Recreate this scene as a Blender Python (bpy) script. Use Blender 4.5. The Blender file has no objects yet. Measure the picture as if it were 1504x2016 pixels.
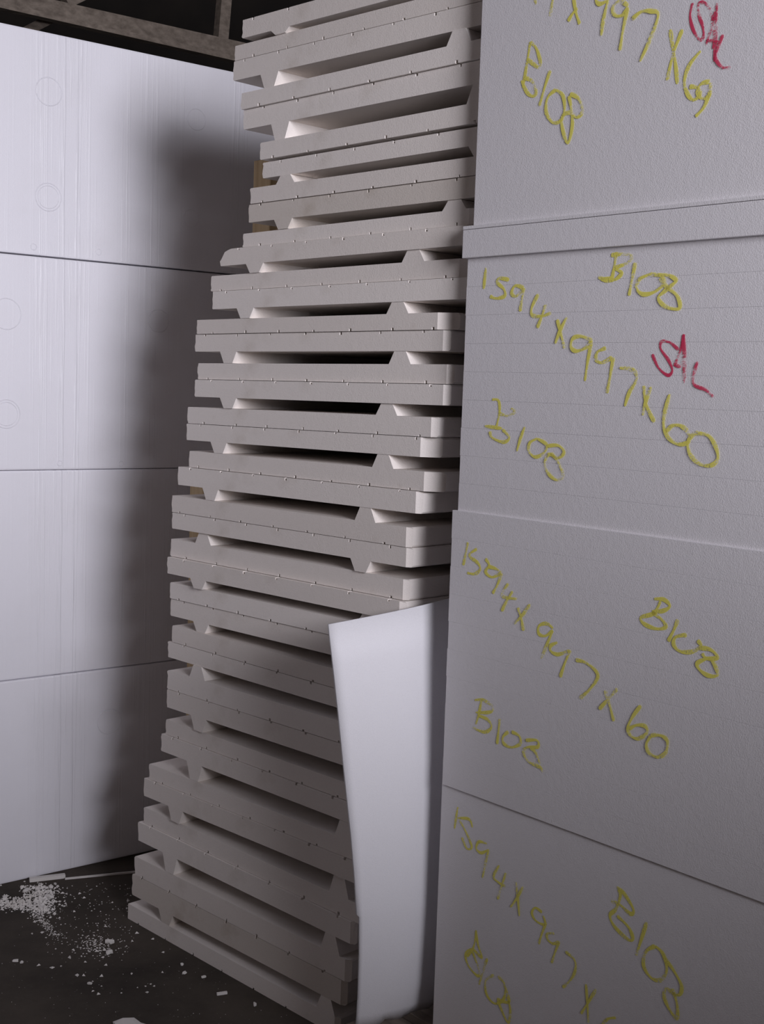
import bpy, bmesh, math, random
from mathutils import Vector, Matrix, noise
random.seed(7)
sc = bpy.context.scene
COL = sc.collection

# ------------------------------------------------------------------ camera
F, CX, CY = 2500.0, 752.0, 1008.0
PITCH, ROLL, H = 0.09682636, 0.03329861, 1.6
AZ_LEFT, AZ_STACK, AZ_RIGHT = 0.89541983, math.pi - 0.78413629, math.pi - 0.71728254
cr, sr, cp, sp = math.cos(ROLL), math.sin(ROLL), math.cos(PITCH), math.sin(PITCH)
right0, up0, fwd = Vector((1, 0, 0)), Vector((0, sp, cp)), Vector((0, cp, -sp))
c_right, c_up = cr * right0 + sr * up0, -sr * right0 + cr * up0
cam = bpy.data.cameras.new('camera'); cam_o = bpy.data.objects.new('camera', cam); COL.objects.link(cam_o)
cam.sensor_fit = 'HORIZONTAL'; cam.sensor_width = 36.0; cam.lens = 36.0 * F / 1504.0
cam.clip_start = 0.05
m = Matrix((c_right, c_up, -fwd)).transposed().to_4x4(); m.translation = (0, 0, H)
cam_o.matrix_world = m
sc.camera = cam_o

# ------------------------------------------------------------------ view, world, daylight
vs = sc.view_settings
vs.view_transform = 'Standard'; vs.look = 'None'; vs.gamma = 1.0; vs.use_curve_mapping = False
vs.exposure = -0.10
world = bpy.data.worlds.new('overcast_sky'); sc.world = world; world.use_nodes = True
bg = world.node_tree.nodes['Background']
bg.inputs['Color'].default_value = (0.80, 0.86, 1.0, 1); bg.inputs['Strength'].default_value = 1.0

LIGHT_AZ = Vector((0.48, -0.877, 0)).normalized()       # from the stacks towards the high window
DOOR_C = Vector((-0.6, 3.6, 0)) + LIGHT_AZ * 7.0        # floor point below the middle of the window
DOOR_W, DOOR_Z0, DOOR_Z1 = 1.9, 1.6, 3.7
sun = bpy.data.lights.new('window_daylight', 'AREA'); sun.shape = 'RECTANGLE'
sun.size = DOOR_W; sun.size_y = 2.0; sun.energy = 455; sun.color = (0.93, 0.915, 1.0)
sun_o = bpy.data.objects.new('window_daylight', sun); COL.objects.link(sun_o)
sun_o.location = DOOR_C + Vector((0, 0, 2.65))
sun_o.rotation_euler = (-LIGHT_AZ + Vector((0, 0, -0.15))).to_track_quat('-Z', 'Z').to_euler()

# ------------------------------------------------------------------ pixel helpers (a pixel gives only a direction)
O = Vector((0, 0, H))
def ray(x, y):
    dx, dy = x - CX, y - CY
    u, v = cr * dx + sr * dy, -sr * dx + cr * dy
    X, up = u / F, -v / F
    return Vector((X, cp + up * sp, -sp + up * cp))
def ground(x, y, z=0.0):
    d = ray(x, y); return O + d * ((z - H) / d.z)
class Frame:
    """vertical plane: d along it to the right, n towards the room; local x = d, local y = -n, z up"""
    def __init__(self, P, az):
        self.P = Vector((P[0], P[1], 0)); self.d = Vector((math.sin(az), math.cos(az), 0))
        self.n = Vector((self.d.y, -self.d.x, 0)); self.rz = math.atan2(self.d.y, self.d.x)
    def hit(self, x, y, off=0.0):
        d = ray(x, y); t = (self.P + self.n * off - O).dot(self.n) / d.dot(self.n); return O + d * t
    def sz(self, x, y, off=0.0):
        Q = self.hit(x, y, off); return (Q - self.P).dot(self.d), Q.z
    def w(self, s, n, z): return self.P + self.d * s + self.n * n + Vector((0, 0, z))
FL = Frame(ground(0, 1742), AZ_LEFT)
FS = Frame(ground(256, 1811), AZ_STACK)
_d = ray(905, 900); FR = Frame(O + _d * (2.735 / _d.y), AZ_RIGHT)

# ------------------------------------------------------------------ materials
def nt(name):
    mt = bpy.data.materials.new(name); mt.use_nodes = True
    t = mt.node_tree; b = t.nodes['Principled BSDF']; return mt, t, b
def node(t, kind, **kw):
    n = t.nodes.new(kind)
    for k, v in kw.items():
        if k in n.inputs: n.inputs[k].default_value = v
        else: setattr(n, k, v)
    return n
def coords(t, scale=(1, 1, 1)):
    tc = t.nodes.new('ShaderNodeTexCoord'); mp = t.nodes.new('ShaderNodeMapping'); mp.inputs['Scale'].default_value = scale
    t.links.new(tc.outputs['Object'], mp.inputs['Vector']); return mp.outputs['Vector']
def ramp(t, fac, stops):
    r = t.nodes.new('ShaderNodeValToRGB'); e = r.color_ramp.elements
    while len(e) < len(stops): e.new(0.5)
    for el, (p, c) in zip(e, stops): el.position = p; el.color = (*c, 1)
    t.links.new(fac, r.inputs['Fac']); return r.outputs['Color']
def mixc(t, fac, a, b, mode='MIX'):
    mx = t.nodes.new('ShaderNodeMix'); mx.data_type = 'RGBA'; mx.blend_type = mode
    for sock, v in ((mx.inputs['Factor'], fac), (mx.inputs[6], a), (mx.inputs[7], b)):
        if hasattr(v, 'is_linked'): t.links.new(v, sock)
        else: sock.default_value = v if not isinstance(v, tuple) else (*v, 1)
    return mx.outputs[2]
def bump(t, b, h, strength, dist, prev=None):
    bp = node(t, 'ShaderNodeBump', Strength=strength, Distance=dist); t.links.new(h, bp.inputs['Height'])
    if prev is not None: t.links.new(prev, bp.inputs['Normal'])
    t.links.new(bp.outputs['Normal'], b.inputs['Normal']); return bp.outputs['Normal']

def foam(name, base, dirt=(0.55, 0.48, 0.40), dirt_amt=0.35, bead=320, rough=0.75, spec=0.2, tint=0.0):
    mt, t, b = nt(name)
    v = coords(t)
    n1 = node(t, 'ShaderNodeTexNoise', Scale=7.0, Detail=6.0, Roughness=0.65); t.links.new(v, n1.inputs['Vector'])
    col = mixc(t, ramp(t, n1.outputs['Fac'], [(0.56, (0, 0, 0)), (0.80, (dirt_amt,) * 3)]), base, dirt)
    vo = node(t, 'ShaderNodeTexVoronoi', Scale=bead); t.links.new(v, vo.inputs['Vector'])
    col = mixc(t, 0.10, col, ramp(t, vo.outputs['Distance'], [(0.0, (1, 1, 1)), (0.9, (0.55, 0.53, 0.55))]), 'MULTIPLY')
    if tint:
        oi = t.nodes.new('ShaderNodeObjectInfo')
        col = mixc(t, 1.0, col, ramp(t, oi.outputs['Random'], [(0, (1 - tint, 1 - tint * 1.15, 1 - tint * 1.3)), (1, (1, 1, 1))]), 'MULTIPLY')
    t.links.new(col, b.inputs['Base Color'])
    b.inputs['Roughness'].default_value = rough; b.inputs['Specular IOR Level'].default_value = spec
    p = bump(t, b, vo.outputs['Distance'], 0.35, 0.0006)
    n2 = node(t, 'ShaderNodeTexNoise', Scale=60.0, Detail=4.0); t.links.new(v, n2.inputs['Vector'])
    bump(t, b, n2.outputs['Fac'], 0.25, 0.0012, p)
    return mt
M = {}
M['panel'] = foam('panel_foam', (0.89, 0.835, 0.79), tint=0.09)
M['dirty'] = foam('soiled_panel_foam', (0.72, 0.66, 0.60), dirt=(0.48, 0.40, 0.32), dirt_amt=0.6)
M['cut'] = foam('cut_block_foam', (0.83, 0.81, 0.83), dirt_amt=0.0, bead=420)
M['sheet'] = foam('thin_sheet_foam', (0.80, 0.79, 0.82), dirt_amt=0.0, bead=500, rough=0.6)
M['crumb'] = foam('crumb_foam', (0.80, 0.77, 0.74))
def moulded():
    mt, t, b = nt('moulded_block_skin')
    v = coords(t)
    st = coords(t, (95.0, 95.0, 1.3))
    n1 = node(t, 'ShaderNodeTexNoise', Scale=1.0, Detail=3.0, Roughness=0.6); t.links.new(st, n1.inputs['Vector'])
    st2 = coords(t, (7.0, 7.0, 0.25))
    n2 = node(t, 'ShaderNodeTexNoise', Scale=1.0, Detail=2.0); t.links.new(st2, n2.inputs['Vector'])
    band = ramp(t, n2.outputs['Fac'], [(0.45, (0.12,) * 3), (0.62, (1, 1, 1))])
    h = mixc(t, 1.0, ramp(t, n1.outputs['Fac'], [(0.5, (0, 0, 0)), (0.72, (1, 1, 1))]), band, 'MULTIPLY')
    vo = node(t, 'ShaderNodeTexVoronoi', Scale=230.0); t.links.new(v, vo.inputs['Vector'])
    n3 = node(t, 'ShaderNodeTexNoise', Scale=5.0, Detail=5.0); t.links.new(v, n3.inputs['Vector'])
    col = mixc(t, ramp(t, n3.outputs['Fac'], [(0.5, (0, 0, 0)), (0.8, (0.25,) * 3)]), (0.86, 0.85, 0.90), (0.74, 0.72, 0.74))
    t.links.new(col, b.inputs['Base Color'])
    b.inputs['Roughness'].default_value = 0.42; b.inputs['Specular IOR Level'].default_value = 0.45
    p = bump(t, b, vo.outputs['Distance'], 0.25, 0.0006)
    bump(t, b, h, 0.9, 0.0018, p)
    return mt
M['moulded'] = moulded()
def concrete():
    mt, t, b = nt('grimy_concrete')
    v = coords(t)
    n1 = node(t, 'ShaderNodeTexNoise', Scale=2.2, Detail=8.0, Roughness=0.65); t.links.new(v, n1.inputs['Vector'])
    n2 = node(t, 'ShaderNodeTexNoise', Scale=45.0, Detail=5.0, Roughness=0.7); t.links.new(v, n2.inputs['Vector'])
    col = ramp(t, n1.outputs['Fac'], [(0.3, (0.032, 0.026, 0.021)), (0.7, (0.085, 0.070, 0.056))])
    col = mixc(t, ramp(t, n2.outputs['Fac'], [(0.62, (0, 0, 0)), (0.85, (0.55,) * 3)]), col, (0.22, 0.20, 0.17))
    t.links.new(col, b.inputs['Base Color']); b.inputs['Roughness'].default_value = 0.85; b.inputs['Specular IOR Level'].default_value = 0.25
    bump(t, b, n2.outputs['Fac'], 0.4, 0.003); return mt
M['concrete'] = concrete()
def wood(name, a, c, axis=2):
    mt, t, b = nt(name)
    s = [38.0, 38.0, 38.0]; s[axis] = 2.0
    n1 = node(t, 'ShaderNodeTexNoise', Scale=1.0, Detail=5.0, Roughness=0.6); t.links.new(coords(t, s), n1.inputs['Vector'])
    t.links.new(ramp(t, n1.outputs['Fac'], [(0.3, a), (0.7, c)]), b.inputs['Base Color'])
    b.inputs['Roughness'].default_value = 0.8; bump(t, b, n1.outputs['Fac'], 0.3, 0.002); return mt
M['timber'] = wood('pale_timber', (0.42, 0.29, 0.15), (0.62, 0.47, 0.28))
M['beam'] = wood('weathered_truss_timber', (0.12, 0.095, 0.075), (0.26, 0.215, 0.175), 0)
def plain(name, a, c, scale=3.0, rough=0.9):
    mt, t, b = nt(name)
    n1 = node(t, 'ShaderNodeTexNoise', Scale=scale, Detail=6.0); t.links.new(coords(t), n1.inputs['Vector'])
    t.links.new(ramp(t, n1.outputs['Fac'], [(0.3, a), (0.7, c)]), b.inputs['Base Color']); b.inputs['Roughness'].default_value = rough; return mt
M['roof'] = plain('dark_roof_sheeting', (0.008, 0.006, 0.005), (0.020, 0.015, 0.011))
M['wall'] = plain('dull_shed_wall', (0.24, 0.20, 0.17), (0.34, 0.29, 0.25))
def chalk(name, colr):
    mt, t, b = nt(name)
    b.inputs['Base Color'].default_value = (*colr, 1); b.inputs['Roughness'].default_value = 0.9; b.inputs['Specular IOR Level'].default_value = 0.1
    n1 = node(t, 'ShaderNodeTexNoise', Scale=330.0, Detail=3.0, Roughness=0.7); t.links.new(coords(t), n1.inputs['Vector'])
    n2 = node(t, 'ShaderNodeTexNoise', Scale=22.0, Detail=2.0); t.links.new(coords(t), n2.inputs['Vector'])
    sm = node(t, 'ShaderNodeMath', operation='ADD'); t.links.new(n1.outputs['Fac'], sm.inputs[0]); t.links.new(n2.outputs['Fac'], sm.inputs[1])
    t.links.new(ramp(t, sm.outputs[0], [(0.80, (0.05,) * 3), (1.10, (0.90,) * 3)]), b.inputs['Alpha']); return mt
M['yellow'] = chalk('yellow_crayon', (0.90, 0.83, 0.17))
M['red'] = chalk('red_crayon', (0.72, 0.055, 0.13))

# ------------------------------------------------------------------ object helpers
def tag(o, label=None, cat=None, group=None, kind=None):
    if label: o['label'] = label
    if cat: o['category'] = cat
    if group: o['group'] = group
    if kind: o['kind'] = kind
    return o
def link(name, me, mat=None, parent=None):
    o = bpy.data.objects.new(name, me); COL.objects.link(o)
    if mat is not None: me.materials.append(mat)
    if parent is not None: o.parent = parent
    return o
def mesh(name, verts, faces, smooth=False):
    me = bpy.data.meshes.new(name); me.from_pydata([tuple(v) for v in verts], [], faces); me.update()
    bm = bmesh.new(); bm.from_mesh(me); bmesh.ops.recalc_face_normals(bm, faces=bm.faces); bm.to_mesh(me); bm.free()
    if smooth:
        for p in me.polygons: p.use_smooth = True
    return me
BOXF = [(0, 1, 3, 2), (4, 6, 7, 5), (0, 4, 5, 1), (2, 3, 7, 6), (0, 2, 6, 4), (1, 5, 7, 3)]
def box(name, x0, x1, y0, y1, z0, z1, bevel=0.0):
    me = mesh(name, [(x, y, z) for x in (x0, x1) for y in (y0, y1) for z in (z0, z1)], BOXF)
    if bevel:
        bm = bmesh.new(); bm.from_mesh(me)
        bmesh.ops.bevel(bm, geom=list(bm.edges), offset=bevel, segments=2, affect='EDGES', profile=0.6); bm.to_mesh(me); bm.free()
    return me
def empty(name, loc, rz=0.0):
    o = bpy.data.objects.new(name, None); COL.objects.link(o); o.location = loc; o.rotation_euler = (0, 0, rz); o.empty_display_size = 0.1; return o
def bar(name, A, B, w, h, mat, parent=None, upv=Vector((0, 0, 1))):
    A, B = Vector(A), Vector(B); d = (B - A).normalized(); side = d.cross(upv).normalized(); up = side.cross(d)
    vs_ = [P + side * (sx * w / 2) + up * (sz * h / 2) for P in (A, B) for sx in (-1, 1) for sz in (-1, 1)]
    c = (A + B) / 2
    me = mesh(name, [v - c for v in vs_], BOXF); o = link(name, me, mat, parent); o.location = c; return o
ORD = ['', 'first', 'second', 'third', 'fourth', 'fifth', 'sixth', 'seventh', 'eighth', 'ninth', 'tenth', 'eleventh', 'twelfth', 'thirteenth',
       'fourteenth', 'fifteenth', 'sixteenth', 'seventeenth', 'eighteenth', 'nineteenth', 'twentieth']

# ------------------------------------------------------------------ the shed
tag(link('floor', box('floor', -9, 9, -6, 12, -0.15, 0.0), M['concrete']), kind='structure')
# a shed aligned with the piles: back wall behind the left pile, window wall behind the photographer
E1 = LIGHT_AZ; E2 = Vector((-E1.y, E1.x, 0))           # E1 to the window, E2 sideways
srz = math.atan2(E1.y, E1.x)
def shed(name, x0, x1, y0, y1, z0, z1, mat):
    o = link(name, box(name, x0, x1, y0, y1, z0, z1), mat); o.location = (DOOR_C.x, DOOR_C.y, 0); o.rotation_euler = (0, 0, srz)
    return tag(o, kind='structure')
RZ = 5.2
# local x runs outwards through the window, x = 0 at the window line
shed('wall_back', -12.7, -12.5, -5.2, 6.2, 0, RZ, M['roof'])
shed('wall_left', -12.5, 0, -5.2, -5.0, 0, RZ, M['wall'])
shed('wall_right', -12.5, 0, 6.0, 6.2, 0, RZ, M['wall'])
shed('wall_front', 0.1, 0.3, -5.2, -DOOR_W / 2, 0, RZ, M['wall'])
shed('wall_front', 0.1, 0.3, DOOR_W / 2, 6.2, 0, RZ, M['wall'])
shed('wall_front', 0.1, 0.3, -DOOR_W / 2, DOOR_W / 2, DOOR_Z1, RZ, M['wall'])
shed('wall_front', 0.1, 0.3, -DOOR_W / 2, DOOR_W / 2, 0, DOOR_Z0, M['wall'])
shed('wall_added_shade', -2.85, -2.70, -2.2, 3.0, 0, 1.72, M['wall'])      # unseen wall added behind the camera to shade the lower scene
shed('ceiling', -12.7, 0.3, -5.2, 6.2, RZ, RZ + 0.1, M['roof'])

# roof truss seen over the left pile
FT = Frame(FL.w(0, -1.6, 0), AZ_LEFT)
def tpt(x, y, off=0.0): return FT.hit(x, y, off)
tr = empty('roof_truss', FT.w(1.2, 0, 3.1)); tag(tr, 'weathered timber roof truss above the pile of moulded blocks', 'truss')
def tbar(name, p0, p1, w, h, off=0.0, ext=0.0):
    A, B = tpt(*p0, off), tpt(*p1, off); d = (B - A).normalized()
    up = FT.n.cross(d)
    o = bar(name, A - d * ext, B + d * ext, w, h, M['beam'], None, upv=up if abs(d.z) < 0.5 else FT.n)
    bpy.context.view_layer.update()
    o.parent = tr; o.matrix_parent_inverse = tr.matrix_world.inverted(); return o
bpy.context.view_layer.update()
tbar('bottom_chord', (30, 4), (458, 98), 0.05, 0.075, ext=2.4)
tbar('runner', (130, 42), (456, 116), 0.045, 0.022, 0.10, ext=0.9)
tbar('web_post', (447, -70), (434, 84), 0.055, 0.05, -0.03)
tbar('web_brace', (128, 6), (330, -90), 0.05, 0.05, -0.04)
tbar('web_brace', (120, 26), (20, 78), 0.04, 0.04, -0.12)
tbar('top_chord', (-120, -190), (520, -70), 0.06, 0.09, -0.02, ext=2.0)
# ------------------------------------------------------------------ left pile: moulded blocks
zj = [0.0, 0.6545, 1.3122, 1.9715, 2.6420]
def torus_ring(name, R, r, parent, x, z):
    vs_, fs = [], []
    N, K = 40, 6
    for i in range(N):
        a = 2 * math.pi * i / N
        for k in range(K):
            b = 2 * math.pi * k / K
            rr = R + r * math.cos(b); vs_.append((rr * math.cos(a), 0.7 * r * math.sin(b), rr * math.sin(a)))
    for i in range(N):
        for k in range(K):
            fs.append((i * K + k, ((i + 1) % N) * K + k, ((i + 1) % N) * K + (k + 1) % K, i * K + (k + 1) % K))
    o = link(name, mesh(name, vs_, fs, True), M['moulded'], parent); o.location = (x, 0.0, z); return o
rings = [[(215, 1420, 27, 1), (205, 1590, 24, 0)],
         [(117, 1072 - 160, 5, 0), ],
         [(12, 618, 30, 1), (12, 815, 28, 2), (312, 632, 24, 1), (117, 912, 5, 1), (238, 913, 5, 1)],
         [(97, 180, 27, 1), (96, 388, 27, 2), (388, 235, 22, 1), (377, 430, 18, 1), (67, 486, 6, 1), (195, 496, 6, 1)]]
lab = ['shiny moulded foam block standing on the floor, lowest of the pile', 'shiny moulded foam block, second up from the floor in its pile',
       'shiny moulded foam block, third up in its pile, embossed with rings', 'shiny moulded foam block with ring marks, topmost of its pile']
for k in range(4):
    dz = 0.004 if k == 2 else 0.0015
    sh = (0, 0.012, -0.006, 0.004)[k]
    o = link('moulded_foam_block', box('moulded_foam_block', -1.15 + sh, 1.30 + sh, 0.0, 1.0, 0, zj[k + 1] - zj[k] - dz, 0.006), M['moulded'])
    o.location = FL.w(0, (0, -0.004, 0.002, -0.003)[k], zj[k]); o.rotation_euler = (0, 0, FL.rz)
    tag(o, lab[k], 'foam block', 'pile of moulded blocks')
    for (x, y, rp, n) in rings[k]:
        s, z = FL.sz(x, y); zz = z - zj[k]
        if not n or zz < 0.01 or zz > 0.65: continue
        R = rp * 0.00155
        torus_ring('embossed_ring', R, 0.0016 if rp > 10 else 0.0012, o, s, zz)
        if n == 2: torus_ring('embossed_ring', R * 0.82, 0.0013, o, s, zz)

# ------------------------------------------------------------------ ribbed panel stack
W, DEPTH = 0.924, 1.0
S_FR = (FR.P - FS.P).dot(FS.d)
# pair: (left x of upper, left x of lower, y top, y seam, y bottom (all at the left edge), slope reference: which line, x, y)
PAIRS = [
 (None, 478.6, None, 40, 76, None),
 (460, 459, 91, 120.5, 159, ('s', 950, 1)), (476, 478, 185, 217, 255, ('s', 946, 116)), (514, 516, 282, 316, 351, ('s', 938.5, 243)),
 (492, 487.6, 371, 402, 438, ('s', 864.6, 354)), (474, 434.6, 460, 487, 523.5, ('s', 916, 442)), (413, 418.6, 543.5, 574, 609, ('s', 902, 546)),
 (386.7, 382, 630, 658, 692, ('s', 878, 649)), (386.6, 386, 715, 747, 781, ('s', 883, 756.6)), (368.7, 366.7, 801, 833.6, 866, ('s', 850.5, 861.5)),
 (371, 352, 887.5, 920, 954, ('b', 830.5, 1012)), (339, 340, 975, 1008, 1040, ('s', 808.6, 1079)), (334, 335, 1060.6, 1095, 1128, ('s', 795, 1183)),
 (334, 334, 1146, 1178, 1212, ('s', 644, 1249)), (338, 330, 1231, 1264, 1293.5, ('s', 654.5, 1354)), (330, 330, 1319, 1356, 1391.6, ('b', 675, 1505.6)),
 (324, 317, 1416, 1446, 1478, ('b', 687, 1620.5)), (293, 284.7, 1503, 1533.6, 1565.5, ('t', 663, 1645)), (281, 272, 1589, 1621, 1654, ('b', 703, 1865)),
 (264.6, 260, 1685, 1722, 1761, ('b', 645, 1962)), (251, None, 1778, 1811, None, ('s', 474, 1940))]
# gap k lies under pair k: owner of the left rib ('D' hangs down, 'U' stands up), its base pixels, then the right rib's base pixels
GAPS = [('D', 533, 572, None), ('D', 510, 548, (881, 923)), ('D', 532, 566, (923, 962)), ('U', 545, 578, (922, 962)), ('D', 537, 573, (868, 910)),
        ('D', 485, 517, (789, 831)), ('D', 467, 499, (761, 803)), ('D', 430, 464, (765, 805)), ('D', 436, 466, (742, 781)), ('D', 414, 446, (733, 775)),
        ('D', 400, 432, (701, 743)), ('U', 382, 415, (691, 735)), ('D', 380, 411, (706, 748)), ('D', 378, 409, None), ('U', 374, 405, None),
        ('D', 378, 407, None), ('D', 366, 399, (663, 703)), ('D', 331, 364, (651, 690)), ('D', 318.6, 351, (636, 675)), ('D', 308, 345, (628, 667))]
class Pair: pass
prs = []
for i, (xu, xl, yt, ys, yb, ref) in enumerate(PAIRS):
    p = Pair(); p.xu, p.xl = xu, xl; xa = xu if xu is not None else xl; xb = xl if xl is not None else xu
    p.su = FS.sz(xa, ys)[0]; p.sl = FS.sz(xb, ys)[0]
    p.zs = FS.sz(xa, ys)[1]; p.s0 = p.su
    p.zt = FS.sz(xa, yt)[1] if yt else None
    p.zb = FS.sz(xb, yb)[1] if yb else None
    if ref:
        s1, z1 = FS.sz(ref[1], ref[2]); z0 = {'s': p.zs, 't': p.zt, 'b': p.zb}[ref[0]]
        sl0 = p.sl if ref[0] == 'b' else p.su
        p.m = (z1 - z0) / (s1 - sl0)
    else: p.m = None
    prs.append(p)
prs[0].m = prs[1].m; prs[20].m = 0.0; prs[20].zs = 0.0; prs[20].zt = FS.sz(251, 1778)[1]
prs[19].m *= 0.5
for p in prs: p.m = max(-0.02, min(0.02, p.m))
def ztop(p, s): return p.zt + p.m * (s - p.s0)
def zseam(p, s): return p.zs + p.m * (s - p.s0)
def zbot(p, s): return p.zb + p.m * (s - p.s0)
RIBW, TIPW = 0.070, 0.037
up_ribs, dn_ribs = {i: [] for i in range(21)}, {i: [] for i in range(21)}
for k, (own, xa, xb, rr) in enumerate(GAPS):
    a, b = prs[k], prs[k + 1]
    yy = (PAIRS[k][4] + PAIRS[k + 1][2]) / 2
    sl = (FS.sz(xa, yy)[0] + FS.sz(xb, yy)[0]) / 2
    if rr:
        s_r = (FS.sz(rr[0], yy)[0] + FS.sz(rr[1], yy)[0]) / 2
    else: s_r = (b.su if own == 'D' else a.sl) + 0.79
    (dn_ribs[k] if own == 'D' else up_ribs[k + 1]).append(sl)
    (up_ribs[k + 1] if own == 'D' else dn_ribs[k]).append(s_r)

def panel_profile(p, i, upper, s_l, s_r, k_jit):
    """closed outline (s, z) of the front face"""
    rnd = random.Random(100 + i * 2 + upper)
    flat = zseam; outer = ztop if upper else zbot
    eps = 0.0007 if upper else -0.0007
    if i == 3 and not upper: eps = -0.006
    pts = []
    # flat side with shallow grooves
    n = 7; step = (W - 0.10) / (n - 1) ; off = rnd.uniform(0.035, 0.075)
    pts.append((s_l + 0.003, flat(p, s_l) + eps))
    for j in range(n + 1):
        s = s_l + off + j * step * 0.97 + rnd.uniform(-0.004, 0.004); gw = rnd.uniform(0.005, 0.0085); gd = rnd.uniform(0.004, 0.007)
        if s + gw > s_r - 0.02: break
        sg = 1 if upper else -1
        f0, f1 = flat(p, s) + eps, flat(p, s + gw) + eps
        pts += [(s, f0), (s, f0 + sg * gd), (s + gw, f1 + sg * gd), (s + gw, f1)]
    pts.append((s_r - 0.003, flat(p, s_r) + eps))
    sg = 1 if upper else -1
    if i == 10 and not upper: pts[-1] = (s_r - 0.012, flat(p, s_r) + eps)
    pts.append((s_r, flat(p, s_r) + eps + sg * 0.004))
    pts.append((s_r, outer(p, s_r) - sg * 0.004)); pts.append((s_r - 0.003, outer(p, s_r)))
    for sc_ in sorted((up_ribs if upper else dn_ribs)[i], reverse=True):
        nb = prs[i - 1] if upper else prs[i + 1]
        tipz = (lambda s: zbot(nb, s) - 0.0006) if upper else (lambda s: ztop(nb, s) + 0.0006)
        for s, isTip in ((sc_ + RIBW / 2, 0), (sc_ + TIPW / 2, 1), (sc_ - TIPW / 2, 1), (sc_ - RIBW / 2, 0)):
            if s >= s_r - 0.004: s = s_r - 0.004 - (0.0 if isTip else 0.0005)
            pts.append((s, tipz(s) if isTip else outer(p, s)))
    if i == 5 and not upper:       # snapped-off corner
        pts.append((s_l + 0.002, outer(p, s_l))); pts.append((s_l - 0.002, outer(p, s_l) + 0.012))
        pts[0] = (s_l + 0.044, flat(p, s_l) + eps); pts = [q for q in pts if not (q[0] < s_l + 0.043 and abs(q[1] - flat(p, q[0])) < 0.012 and q is not pts[0])]
        pts.append((s_l + 0.004, flat(p, s_l) - 0.026)); pts.append((s_l + 0.018, flat(p, s_l) - 0.008)); pts.append((s_l + 0.030, flat(p, s_l) - 0.004))
    else:
        a0, a1 = outer(p, s_l), flat(p, s_l) + eps
        pts.append((s_l + 0.003, a0))
        for q in (0.08, 0.3, 0.55, 0.8, 0.93): pts.append((s_l + rnd.uniform(-0.0015, 0.0035), a0 + (a1 - a0) * q))
    return pts
def extrude_profile(name, pts, y0, y1, org, ch):
    """front outline pushed back to y1; the last ch metres before the right end are rounded off in plan"""
    from mathutils.geometry import tessellate_polygon
    smax = max(q[0] for q in pts)
    e = [j for j, q in enumerate(pts) if q[0] > smax - 0.0125]
    a, b = e[0], e[-1]
    def lerp(q, r):
        t = (smax - ch - q[0]) / (r[0] - q[0]); return (smax - ch, q[1] + (r[1] - q[1]) * t)
    c1, c2 = lerp(pts[a - 1], pts[a]), lerp(pts[b + 1], pts[b])
    P = pts[:a] + [c1] + pts[a:b + 1] + [c2] + pts[b + 1:]
    N = len(P); a1, b1 = a, b + 2
    def dy(q): t = max(0.0, (q[0] - (smax - ch)) / ch); return ch * 0.75 * t * t
    vs_ = [(q[0] - org[0], y0 + dy(q), q[1] - org[1]) for q in P] + [(q[0] - org[0], y1, q[1] - org[1]) for q in P]
    fs = []
    for idx in ([j for j in range(N) if not a1 < j < b1], list(range(a1, b1 + 1))):
        for t in tessellate_polygon([[Vector((P[j][0], P[j][1], 0)) for j in idx]]):
            t = [idx[q] for q in t]; fs.append(tuple(t)); fs.append(tuple(N + q for q in reversed(t)))
    fs += [(j, (j + 1) % N, N + (j + 1) % N, N + j) for j in range(N)]
    return mesh(name, vs_, fs)
def pair_no(i): return 20 - i      # counted from the floor: the single bottom panel is 0, pairs 1 to 19, the single top panel 20
for i, p in enumerate(prs):
    for upper in (1, 0):
        if upper and p.zt is None: continue
        if not upper and p.zb is None: continue
        s_l = p.su if upper else p.sl
        s_r = s_l + W
        if i <= 6: s_r = min(s_r, S_FR + (0.011 if i <= 4 else -0.014 if i == 5 else -0.006))    # butts against the cut blocks
        pts = panel_profile(p, i, upper, s_l, s_r, 0)
        rnd = random.Random(i * 7 + upper)
        z_org = min(q[1] for q in pts)
        nj = rnd.uniform(-0.004, 0.004)
        if i == 12 and not upper: nj = 0.010
        if i == 5 and upper: nj = -0.006
        me = extrude_profile('ribbed_foam_board', pts, 0.0, DEPTH + rnd.uniform(-0.02, 0.02), (s_l, z_org), 0.04 if (i, upper) in ((9, 0), (10, 1), (6, 1), (7, 1)) else 0.014)
        o = link('ribbed_foam_board', me, M['dirty'] if (i, upper) in ((4, 0), (19, 0)) else M['panel'])
        o.location = FS.w(s_l, nj, z_org); o.rotation_euler = (0, 0, FS.rz)
        if i == 0: lb = 'white foam panel with its rib hanging down, topmost of the panel stack'
        elif i == 20: lb = 'white foam panel lying flat on the floor, rib up, lowest of its stack'
        else: lb = 'white ribbed foam panel, %s of the %s pair up from the floor panel' % ('upper' if upper else 'lower', ORD[pair_no(i)])
        if (i, upper) == (5, 0): lb = 'white ribbed foam panel with a snapped-off corner, lower of the fifteenth pair up'
        if (i, upper) == (4, 0): lb = 'soiled brownish ribbed foam panel, lower of the sixteenth pair up'
        tag(o, lb, 'foam panel', 'ribbed foam panels in the stack')

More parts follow.
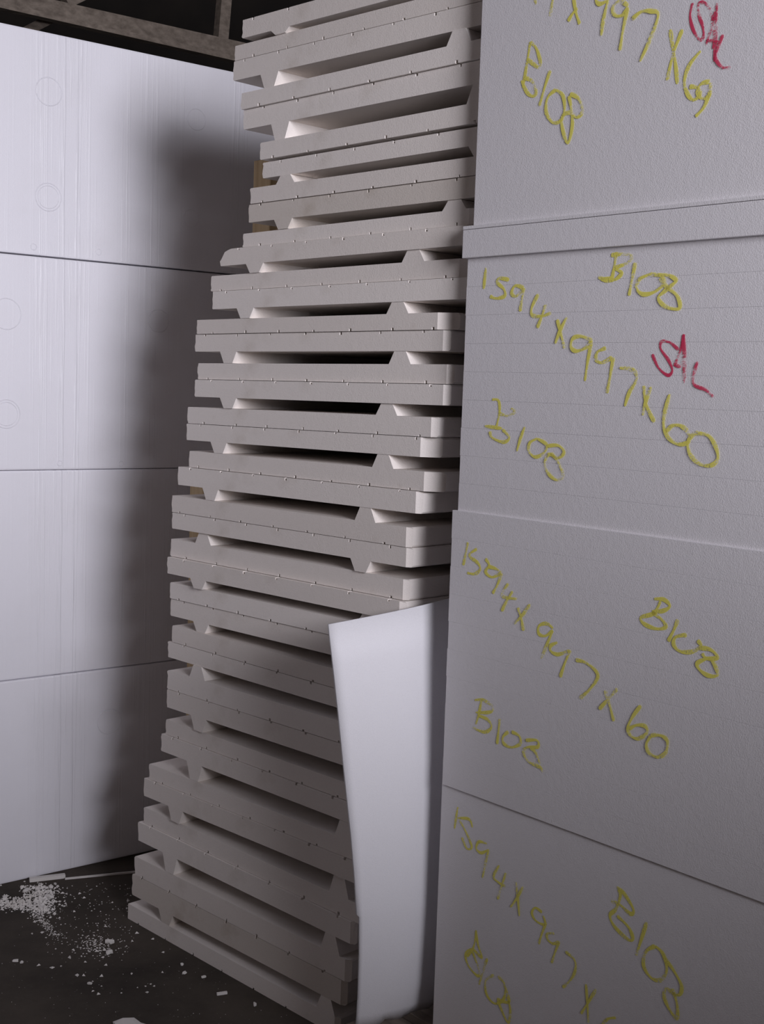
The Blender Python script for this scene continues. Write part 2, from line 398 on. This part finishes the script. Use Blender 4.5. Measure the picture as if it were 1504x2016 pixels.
# ------------------------------------------------------------------ right pile: cut blocks with crayon marks
def catmull(P, sub=6):
    if len(P) < 3:
        return [(P[0][0] + (P[1][0] - P[0][0]) * t / 6, P[0][1] + (P[1][1] - P[0][1]) * t / 6) for t in range(7)]
    out = []
    Q = [P[0]] + list(P) + [P[-1]]
    for i in range(1, len(Q) - 2):
        p0, p1, p2, p3 = Q[i - 1], Q[i], Q[i + 1], Q[i + 2]
        for j in range(sub):
            t = j / sub
            out.append(tuple(0.5 * (2 * p1[k] + (p2[k] - p0[k]) * t + (2 * p0[k] - 5 * p1[k] + 4 * p2[k] - p3[k]) * t * t + (3 * p1[k] - p0[k] - 3 * p2[k] + p3[k]) * t ** 3) for k in (0, 1)))
    out.append(tuple(P[-1])); return out
def writing(name, strokes, parent, s_org, z_org, ox, oy, k, mat, width, proud, zmin, zmax, seed):
    """hand-written strokes given in a crop's pixels, laid on the block's front face as thin ribbons"""
    rnd = random.Random(seed)
    bb = [[min(p[0] for p in st), max(p[0] for p in st), min(p[1] for p in st), max(p[1] for p in st)] for st in strokes]
    grp = list(range(len(strokes)))                     # strokes that overlap make up one character
    for i in range(len(strokes)):
        for j in range(i):
            if all(min(bb[i][k + 1], bb[j][k + 1]) - max(bb[i][k], bb[j][k]) > -3 for k in (0, 2)) and grp[i] != grp[j]:
                g = grp[i]; grp = [grp[j] if q == g else q for q in grp]
    for g in sorted(set(grp)):
        vs_, fs = [], []
        for li, st in enumerate(strokes):
            if grp[li] != g: continue
            pl = catmull([FR.sz(ox + x / k, oy + y / k, proud) for x, y in st])
            pl = [q for q in pl if zmin < q[1] < zmax]
            if len(pl) < 2: continue
            base = len(vs_); lift = 0.0006 + 0.00012 * (li % 9)
            ph = rnd.uniform(0, 9)
            for j, q in enumerate(pl):
                a, b = pl[max(0, j - 1)], pl[min(len(pl) - 1, j + 1)]
                tx, tz = b[0] - a[0], b[1] - a[1]; L = math.hypot(tx, tz) or 1
                w = width * (0.80 + 0.20 * math.sin(ph + j * 0.55)) * (0.6 if j in (0, len(pl) - 1) else 1) / 2
                for sg in (-1, 1):
                    vs_.append((q[0] - s_org - sg * tz / L * w, -lift, q[1] - z_org + sg * tx / L * w))
            for j in range(len(pl) - 1):
                fs.append((base + 2 * j, base + 2 * j + 1, base + 2 * j + 3, base + 2 * j + 2))
        if fs: link(name, mesh(name, vs_, fs), mat, parent)

BLK_L, BLK_D = 1.594, 0.997
zr = dict(b5=(0.148, FR.sz(868, 1541)[1]), b4=(FR.sz(868, 1541)[1], FR.sz(895, 1004)[1]), b3=(FR.sz(895, 1004)[1], FR.sz(920, 509)[1]),
          bd=(FR.sz(920, 509)[1], FR.sz(917, 453.5)[1]), th=(FR.sz(917, 453.5)[1], FR.sz(917, 446)[1]))
zr['b1'] = (zr['th'][1], zr['th'][1] + 0.62)
def block(name, key, s0, proud, label, cat, split=0, joint=0.0006, bevel=0.0015):
    z0, z1 = zr[key]
    if split:
        root = empty(name, FR.w(s0, proud, z0), FR.rz)
        h = (z1 - z0) / split
        for j in range(split):
            rnd = random.Random(j * 3 + split)
            a = link('sheet', box('sheet', 0, BLK_L, rnd.uniform(0, 0.0002), BLK_D, 0.0, h - joint, 0.0003), M['cut'], root)
            a.location = (rnd.uniform(-0.001, 0.001), 0, j * h)
    else:
        root = link(name, box(name, 0, BLK_L, 0, BLK_D, 0, z1 - z0 - 0.0008, bevel), M['cut'])
        root.location = FR.w(s0, proud, z0); root.rotation_euler = (0, 0, FR.rz)
    tag(root, label, cat); root['s0'] = s0; root['proud'] = proud; root['z0'] = z0; root['z1'] = z1
    return root
B5 = block('cut_foam_block', 'b5', -0.016, 0.0, 'white cut foam block with yellow crayon numbers, lowest of the marked pile', 'foam block')
B4 = block('cut_foam_block', 'b4', -0.011, 0.004, 'white foam block chalked in yellow only, second up in the marked pile', 'foam block', split=10, joint=0.00012)
B3 = block('cut_foam_block', 'b3', 0.0, -0.001, 'white foam block sliced in thin sheets, marked with red letters, below projecting board', 'foam block', split=9, joint=0.00018)
BD = block('foam_board', 'bd', -0.008, 0.009, 'white foam board projecting slightly between the two red-lettered blocks', 'foam board')
TH = block('thin_foam_sheet', 'th', -0.008, 0.0095, 'very thin white foam sheet lying on the projecting board', 'foam sheet', bevel=0.001)
B1 = block('cut_foam_block', 'b1', 0.0155, 0.002, 'topmost white foam block with red letters above projecting board', 'foam block')
def put(B, name, strokes, ox, oy, k, mat, width, seed):
    return writing(name, strokes, B, B['s0'], B['z0'], ox, oy, k, mat, width, B['proud'], B['z0'] + 0.002, B['z1'] - 0.003, seed)
WY, WR = 0.0088, 0.0068
Y, RD = M['yellow'], M['red']
# topmost block
a = (900, 0, 2.490)
put(B1, 'yellow_crayon_digit', [[(372, -40), (388, 20)], [(490, -60), (470, 0), (457, 80)], [(572, -10), (583, 60), (602, 118)], [(590, 40), (566, 70), (545, 105)],
    [(745, -45), (700, -40), (682, 0), (700, 20), (738, 5)], [(742, 0), (720, 90), (708, 175)],
    [(840, 30), (800, 5), (765, 35), (775, 75), (812, 75), (840, 35)], [(838, 40), (815, 150), (800, 248)],
    [(860, 95), (905, 58), (950, 55), (988, 75), (945, 200), (898, 302)],
    [(1045, 145), (1060, 240), (1073, 330), (1080, 412)], [(1105, 145), (1062, 260), (1030, 395)],
    [(1195, 250), (1140, 320), (1115, 400), (1130, 460), (1160, 490), (1192, 462), (1178, 430), (1140, 425)],
    [(1240, 400), (1200, 410), (1180, 450), (1200, 482), (1235, 470), (1245, 405)], [(1245, 430), (1215, 520), (1170, 572)]], *a, Y, WY, 1)
put(B1, 'yellow_crayon_mark', [[(360, 205), (345, 300), (330, 390), (322, 430)], [(360, 205), (390, 240), (410, 310), (398, 330), (345, 290)],
    [(330, 380), (370, 400), (388, 450), (375, 472), (345, 455), (316, 395)], [(458, 345), (430, 430), (405, 520)],
    [(485, 440), (445, 480), (438, 550), (470, 600), (510, 590), (528, 540), (520, 470), (485, 440)],
    [(555, 460), (598, 485), (616, 545), (590, 575), (550, 552), (515, 575), (520, 640), (545, 702), (566, 620), (562, 540), (550, 470)]], *a, Y, WY, 2)
put(B1, 'red_crayon_letter', [[(1155, 15), (1143, 80), (1160, 150), (1190, 195), (1208, 180), (1205, 130), (1185, 70), (1185, 20), (1215, 15), (1245, 60), (1255, 130)],
    [(1275, 15), (1250, 130), (1220, 222)], [(1275, 15), (1270, 160), (1262, 302)], [(1268, 40), (1262, 160), (1256, 240)], [(1225, 195), (1290, 212)],
    [(1305, 170), (1275, 250), (1270, 290), (1300, 330), (1340, 332)]], *a, RD, WR, 3)
# sliced block
a = (880, 380, 2.410)
put(B3, 'yellow_crayon_mark', [[(805, 280), (795, 350), (780, 422)], [(780, 295), (840, 290), (875, 300), (860, 330), (800, 355)],
    [(800, 360), (830, 380), (800, 410), (760, 415), (718, 398)], [(735, 412), (790, 400)], [(895, 330), (880, 410), (865, 487)],
    [(965, 385), (915, 410), (900, 450), (930, 480), (985, 470), (1030, 430), (1020, 395), (965, 385)],
    [(1000, 390), (1050, 390), (1088, 412), (1078, 430), (1030, 470), (1005, 500), (1040, 540), (1104, 548), (1095, 490), (1050, 450), (1010, 405)]], *a, Y, WY, 4)
put(B3, 'yellow_crayon_digit', [[(185, 355), (175, 455)], [(296, 412), (250, 405), (240, 425), (270, 455), (275, 488), (235, 500), (205, 490)], 
    [(365, 450), (325, 440), (308, 475), (330, 490), (362, 460)], [(367, 450), (355, 510), (348, 562)],
    [(435, 480), (405, 540), (405, 578), (445, 585), (495, 570)], [(470, 530), (450, 590), (430, 640)],
    [(525, 600), (540, 660), (560, 737)], [(570, 590), (540, 650), (515, 715)],
    [(690, 700), (640, 680), (600, 690), (590, 730), (615, 750), (660, 735), (688, 705)], [(688, 700), (670, 790), (655, 892)],
    [(755, 735), (715, 755), (708, 790), (735, 805), (785, 780)], [(790, 780), (775, 870), (760, 950)],
    [(820, 830), (880, 838), (902, 880), (865, 950), (845, 1012)], [(935, 915), (945, 1000), (985, 1087)], [(970, 920), (945, 990), (930, 1055)],
    [(1058, 955), (1035, 1040), (1030, 1110), (1055, 1165), (1100, 1192), (1148, 1180), (1145, 1135), (1110, 1105), (1070, 1105), (1042, 1135)],
    [(1180, 1138), (1145, 1180), (1155, 1240), (1200, 1285), (1255, 1292), (1287, 1260), (1275, 1200), (1240, 1150), (1180, 1138)]], *a, Y, WY, 5)
put(B3, 'red_crayon_letter', [[(975, 765), (1005, 830), (1050, 865), (1070, 840), (1050, 790), (1015, 740), (1020, 705), (1060, 710), (1100, 745)],
    [(1125, 670), (1110, 740), (1080, 822)], [(1125, 670), (1130, 780), (1125, 902)], [(1120, 700), (1122, 800), (1130, 880)], [(1085, 815), (1112, 820), (1130, 770)],
    [(1190, 800), (1170, 870), (1175, 910), (1230, 935), (1265, 967)]], *a, RD, WR, 6)
put(B3, 'yellow_crayon_mark', [[(215, 980), (245, 985), (250, 1040), (235, 1112)], [(248, 1045), (290, 1057), (322, 1038), (305, 1022)], [(180, 1105), (262, 1117)],
    [(205, 1130), (215, 1160), (270, 1182), (297, 1160), (265, 1122)], [(370, 1110), (350, 1165), (333, 1225)],
    [(430, 1165), (395, 1185), (390, 1225), (420, 1252), (460, 1235), (475, 1195), (430, 1165)],
    [(480, 1200), (530, 1198), (557, 1230), (530, 1258), (485, 1240), (465, 1290), (490, 1340), (530, 1362), (552, 1335), (525, 1270), (495, 1235)]], *a, Y, WY * .9, 7)
# second block up
a = (860, 980, 2.3354)
put(B4, 'yellow_crayon_digit', [[(143, 205), (135, 250), (122, 310)], [(185, 235), (150, 265), (190, 300), (200, 330), (175, 350), (140, 345)],
    [(225, 280), (242, 310), (225, 340), (255, 365), (300, 345)], [(235, 315), (270, 325), (298, 345)], [(300, 345), (280, 400), (258, 440)],
    [(330, 395), (300, 440), (315, 457), (370, 465)], [(350, 430), (320, 480), (300, 522)], [(375, 505), (390, 555), (400, 612)], [(430, 490), (395, 540), (356, 580)],
    [(535, 600), (505, 578), (470, 590), (470, 625), (500, 635), (535, 610)], [(532, 615), (505, 680), (480, 740)],
    [(555, 665), (525, 680), (525, 705), (560, 720), (610, 700)], [(615, 700), (590, 760), (568, 825)],
    [(640, 745), (690, 760), (742, 815), (705, 880), (658, 922)], [(775, 885), (795, 950), (815, 1027)], [(832, 878), (790, 925), (748, 972)],
    [(940, 955), (900, 1010), (880, 1060), (895, 1095), (930, 1107), (968, 1080), (960, 1050), (920, 1045), (888, 1062)],
    [(985, 1095), (965, 1135), (980, 1175), (1020, 1192), (1055, 1170), (1062, 1120), (1040, 1096), (1005, 1090), (985, 1095)]], *a, Y, WY * .95, 8)
put(B4, 'yellow_crayon_mark', [[(1000, 465), (1045, 468), (1072, 498), (1040, 520), (990, 522)], [(1030, 475), (1000, 530), (940, 550), (955, 580), (1010, 602), (1052, 595), (1040, 565), (990, 525)],
    [(1110, 560), (1090, 610), (1065, 660)], [(1150, 630), (1100, 640), (1090, 675), (1120, 706), (1175, 707), (1215, 682), (1200, 655)],
    [(1205, 690), (1260, 698), (1292, 735), (1240, 737), (1222, 715)], [(1250, 735), (1200, 760), (1210, 790), (1250, 817), (1292, 815), (1280, 770), (1255, 735)]], *a, Y, WY, 9)
put(B4, 'yellow_crayon_mark', [[(205, 935), (195, 990), (180, 1042)], [(175, 930), (215, 930), (257, 960), (245, 985), (180, 987)], [(190, 1000), (235, 1020), (252, 1055), (220, 1077), (163, 1055)],
    [(290, 1015), (285, 1070), (278, 1132)], [(330, 1075), (305, 1100), (310, 1130), (345, 1147), (385, 1130), (380, 1095), (345, 1075)],
    [(410, 1115), (462, 1115), (466, 1145), (425, 1145), (400, 1165), (420, 1210), (478, 1240), (485, 1262)], [(430, 1148), (455, 1170), (476, 1225)]], *a, Y, WY * .9, 10)
# lowest block
a = (840, 1520, 2.265)
put(B5, 'yellow_crayon_digit', [[(140, 155), (132, 200), (125, 252)], [(140, 205), (190, 210), (205, 247)], [(148, 215), (175, 265), (202, 332), (180, 340), (158, 290)],
    [(270, 320), (235, 310), (222, 340), (245, 360), (278, 345)], [(278, 345), (265, 400), (250, 472)], [(325, 415), (300, 465), (320, 490), (352, 510)], [(355, 450), (335, 510), (318, 567)],
    [(400, 490), (408, 560), (415, 642)], [(432, 510), (405, 560), (376, 602)], [(515, 625), (485, 605), (470, 630), (490, 665), (530, 680), (520, 640)], [(530, 680), (515, 720), (500, 767)],
    [(570, 720), (540, 720), (540, 745), (565, 765), (592, 755)], [(592, 755), (575, 800), (558, 852)], [(620, 800), (662, 840), (662, 890), (640, 930), (608, 960)],
    [(712, 945), (718, 1030), (722, 1117)], [(757, 968), (720, 1030), (690, 1077)], [(845, 1095), (810, 1100), (785, 1130), (775, 1180), (800, 1230), (840, 1210)]], *a, Y, WY * .8, 11)
put(B5, 'yellow_crayon_mark', [[(848, 512), (880, 540), (922, 610), (910, 632), (860, 590), (823, 575)], [(855, 520), (865, 550), (845, 610), (818, 640), (840, 690), (900, 747), (920, 740), (900, 690), (850, 640)],
    [(982, 670), (960, 740), (935, 817)], [(1020, 775), (980, 800), (968, 860), (1000, 915), (1045, 927), (1072, 880), (1055, 810), (1020, 775)],
    [(1055, 820), (1100, 880), (1137, 950), (1130, 992), (1100, 985), (1070, 965), (1060, 1000), (1085, 1060), (1118, 1097), (1117, 1030), (1095, 965)]], *a, Y, WY, 12)
put(B5, 'yellow_crayon_mark', [[(222, 705), (210, 780), (180, 822)], [(220, 710), (230, 770), (247, 827), (205, 790), (175, 810), (185, 860), (225, 907), (237, 890), (205, 800)],
    [(272, 830), (255, 880), (235, 947)], [(300, 905), (265, 930), (268, 990), (305, 1032), (345, 1010), (350, 950), (320, 910)],
    [(345, 945), (372, 1020), (340, 1022), (318, 1012), (335, 1060), (365, 1117), (374, 1060), (360, 1000)]], *a, Y, WY * .85, 13)
for B in (B1, B3, B4, B5, BD, TH):
    for kk in ('s0', 'proud', 'z0', 'z1'): del B[kk]

# low pallet under the cut blocks, its edge showing below the torn foot of the bent sheet
pal = empty('timber_pallet', FR.w(-0.175, 0.17, 0.0), FR.rz); tag(pal, 'low timber pallet under the crayon-marked foam blocks', 'pallet')
for q in range(3):
    o = link('bearer', box('bearer', 0.0, 1.78, 0, 0.09, 0, 0.105, 0.003), M['beam'], pal); o.location = (0, 0.0 + q * 0.50, 0)
for q in range(11):
    o = link('deck_board', box('deck_board', 0, 0.115, 0, 1.16, 0, 0.0185, 0.002), M['beam'], pal); o.location = (q * 0.1665, 0, 0.1055)
for q in range(2):
    o = link('top_batten', box('top_batten', 0, 1.78, 0, 0.14, 0, 0.0225, 0.002), M['beam'], pal); o.location = (0, (0.02, 0.9)[q], 0.1245)
o = link('top_batten', box('top_batten', 0, 1.78, 0, 0.30, 0, 0.0225, 0.002), M['beam'], pal); o.location = (0, 0.20, 0.1245)

# ------------------------------------------------------------------ bent thin sheet standing in the slot between the piles
BASE = 0.148     # the sheet and the cut blocks stand on a low pallet
left_edge = [(x, y, 0.25 - 0.106 * (y - 1229) / 801) for x, y in ((646, 1229), (655, 1310), (665, 1400), (677, 1520), (690, 1640), (697, 1720), (701.5, 1800), (701.7, 1806), (702, 1880), (700, 1960), (698, 2000), (696, 2030))]
LE = []
for (x, y, n) in left_edge:
    s, z = FS.sz(x, y, n); LE.append((s, n, max(z, BASE)))
ztopL = LE[0][2]
def interp(tab, z):
    tab = sorted(tab)
    if z <= tab[0][0]: return tab[0][1]
    for (a, va), (b, vb) in zip(tab, tab[1:]):
        if z <= b: return va + (vb - va) * (z - a) / (b - a)
    return tab[-1][1]
mid_s = [(0.148, 1.155), (0.22, 1.175), (0.4, 1.188), (0.76, 1.185), (1.12, 1.156)]
end_s = [(0.148, 1.165), (0.22, 1.19), (0.4, 1.205), (0.76, 1.205), (1.12, 1.18)]
NU = 22
rows = []
for (s0, n0, z0) in LE:
    f = (z0 - BASE) / (ztopL - BASE)
    row = []
    P0 = Vector((s0, n0)); P1 = Vector((interp(mid_s, z0), 0.0)); P2 = Vector((interp(end_s, z0), -0.20))
    for j in range(NU + 1):
        u = j / NU
        # quadratic through P0 (u=0), P1 (u=.5), P2 (u=1)
        q = P0 * (2 * (u - .5) * (u - 1)) + P1 * (-4 * u * (u - 1)) + P2 * (2 * u * (u - .5))
        z = z0 + 0.055 * u * (f ** 6)
        if z0 < BASE + 0.02: z = BASE + (0.02 * max(0, noise.noise(Vector((u * 14, 3.3, 0)))) + (0.014 if 0.24 < u < 0.31 else 0.006 if u > 0.3 else 0))
        row.append(FS.w(q.x, q.y, z))
    if len(rows) > 6: row[0] = row[0].lerp(row[1], 0.40)      # torn notch low on the free edge
    rows.append(row)
org = rows[-1][0].copy()
vs_ = [v - org for r in rows for v in r]
fs = [(r * (NU + 1) + j, r * (NU + 1) + j + 1, (r + 1) * (NU + 1) + j + 1, (r + 1) * (NU + 1) + j) for r in range(len(rows) - 1) for j in range(NU)]
me = mesh('bent_foam_sheet', vs_, fs, True)
bs = link('bent_foam_sheet', me, M['sheet']); bs.location = org
so = bs.modifiers.new('thickness', 'SOLIDIFY'); so.thickness = 0.006; so.offset = 0
tag(bs, 'thin white foam sheet standing bent between panel stack and crayon-marked blocks', 'foam sheet')

# ------------------------------------------------------------------ timber uprights behind the panel stack
def post(x0, x1, y, off, ztop_, label):
    a, b = FS.sz(x0, y, off)[0], FS.sz(x1, y, off)[0]
    o = link('timber_post', box('timber_post', 0, b - a, 0, 0.05, 0, ztop_, 0.003), M['timber']); o.location = FS.w(a, off, 0); o.rotation_euler = (0, 0, FS.rz)
    tag(o, label, 'post')
post(500, 534, 300, -0.50, 2.30, 'taller pale timber post behind upper part of the panel stack')
post(372, 398, 1060, -0.34, 1.30, 'shorter timber post behind left ribs of the panel stack')

# ------------------------------------------------------------------ foam litter on the floor
def chunk(name, loc, sx, sy, sz_, rz, seed, label, group=None):
    bm = bmesh.new(); bmesh.ops.create_icosphere(bm, subdivisions=2, radius=1.0)
    for v in bm.verts:
        k = 1 + 0.75 * noise.noise(v.co * 1.6 + Vector((seed, seed * .7, 0)))
        v.co = Vector((max(-.8, min(.8, v.co.x * k)) * sx, max(-.8, min(.8, v.co.y * k)) * sy, max(-.7, min(.7, v.co.z * k)) * sz_))
    zm = min(v.co.z for v in bm.verts)
    for v in bm.verts: v.co.z -= zm
    me = bpy.data.meshes.new(name); bm.to_mesh(me); bm.free()
    o = link(name, me, M['crumb']); o.location = (loc[0], loc[1], 0.0); o.rotation_euler = (0, 0, rz); tag(o, label, 'foam scrap', group); return o
sv = bar('foam_sliver', ground(128, 1730, 0.004), ground(272, 1716, 0.004), 0.004, 0.006, M['crumb']); tag(sv, 'long thin foam sliver on the floor by the moulded blocks', 'foam scrap')
of = bar('foam_offcut', ground(58, 1732, 0.006), ground(128, 1724, 0.006), 0.016, 0.012, M['crumb']); tag(of, 'short thick foam offcut lying against the moulded blocks', 'foam scrap')
st = bar('foam_stick', ground(427, 1957, 0.003), ground(447, 1954, 0.003), 0.007, 0.006, M['crumb']); tag(st, 'small straight foam stick alone on the dark floor', 'foam scrap')
big = [(216, 1857, .016, .008, 'small foam lump with curled edge at the end of the dust trail'), (215, 1878, .012, .007, 'pale rounded foam bit beside the curled foam lump')]
for q, (x, y, a_, b_, lb) in enumerate(big): chunk('foam_scrap', ground(x, y), a_, b_, .008, q * .7, q * 5.1 + 2, lb)
chunk('foam_scrap', ground(258, 2036), .05, .07, .012, 0.3, 9.3, 'flat pale foam scrap, largest of the loose scraps')
CR = [(10, 1772, 'h'), (52, 1755, 'h'), (97, 1767, 'h'), (100, 1748, 'h'), (80, 1790, 'h'), (30, 1893, 'p'), (43, 1896, 'p'), (177, 1938, 'o'), (363, 1917, 's'), (358, 1900, 's'), (401, 1925, 's'), (502, 1979, 's')]
CL = dict(h='larger foam crumb in the dust heap by the moulded blocks', p='one of two foam crumbs lying close together on bare floor', o='single foam crumb lying apart on bare dark floor', s='foam crumb on the floor alongside the lowest ribbed board')
for q, (x, y, c) in enumerate(CR):
    big_ = c == 'h'
    chunk('foam_crumb', ground(x, y), (.009 + .006 * (q % 3)) if big_ else .006 + .002 * (q % 3), .008 if big_ else .005, .006 if big_ else .004, q * 1.3, q * 3.7, CL[c], None if c == 'o' else 'loose foam crumbs')
vs_, fs = [], []
def bit(x, y, r, rnd):
    P = ground(x, y); b = len(vs_)
    Q = P - FS.P
    if (P - ground(258, 2032)).length < 0.09 or (P - FL.P).dot(FL.n) < 0.006 or (Q.dot(FS.d) > -0.03 and Q.dot(FS.n) < 0.02): return
    ax = rnd.uniform(0, 6.28)
    for k in range(3):
        a_ = ax + k * 2.09; rr = r * rnd.uniform(.6, 1.5); vs_.append((P.x + rr * math.cos(a_), P.y + rr * math.sin(a_), 0.0004))
    vs_.append((P.x, P.y, r * rnd.uniform(.6, 1.2)))
    fs.extend([(b, b + 1, b + 3), (b + 1, b + 2, b + 3), (b + 2, b, b + 3), (b, b + 2, b + 1)])
rnd = random.Random(5)
for _ in range(950):     # dense dust heap
    t = rnd.random()
    bit(rnd.gauss(80, 17 - 5 * t), 1744 + 52 * t + rnd.gauss(0, 5), rnd.uniform(.001, .004) if rnd.random() < .9 else rnd.uniform(.004, .009), rnd)
for _ in range(330): bit(rnd.uniform(0, 60), rnd.gauss(1779, 6), rnd.uniform(.0012, .006), rnd)
for _ in range(260):
    t = rnd.random(); bit(58 + 60 * t + rnd.gauss(0, 5), 1790 + 55 * t + rnd.gauss(0, 5), rnd.uniform(.001, .0032), rnd)
for _ in range(160): bit(rnd.gauss(185, 16), rnd.gauss(1862, 13), rnd.uniform(.001, .0035), rnd)
for _ in range(260): bit(rnd.uniform(90, 260), rnd.uniform(1738, 1880), rnd.uniform(.0008, .0028), rnd)
for _ in range(260): bit(rnd.uniform(0, 600), rnd.uniform(1800, 2080), rnd.uniform(.0004, .0015), rnd)
for _ in range(110):      # slivers among the dust
    x, y = (rnd.gauss(75, 35), rnd.gauss(1772, 16)) if rnd.random() < .6 else (rnd.uniform(60, 330), rnd.uniform(1760, 1960))
    bit(x, y, rnd.uniform(.003, .0065), rnd)
du = link('foam_dust', mesh('foam_dust', vs_, fs), M['crumb']); tag(du, 'fine white foam dust and crumbs strewn over the dark floor', 'foam dust', kind='stuff')
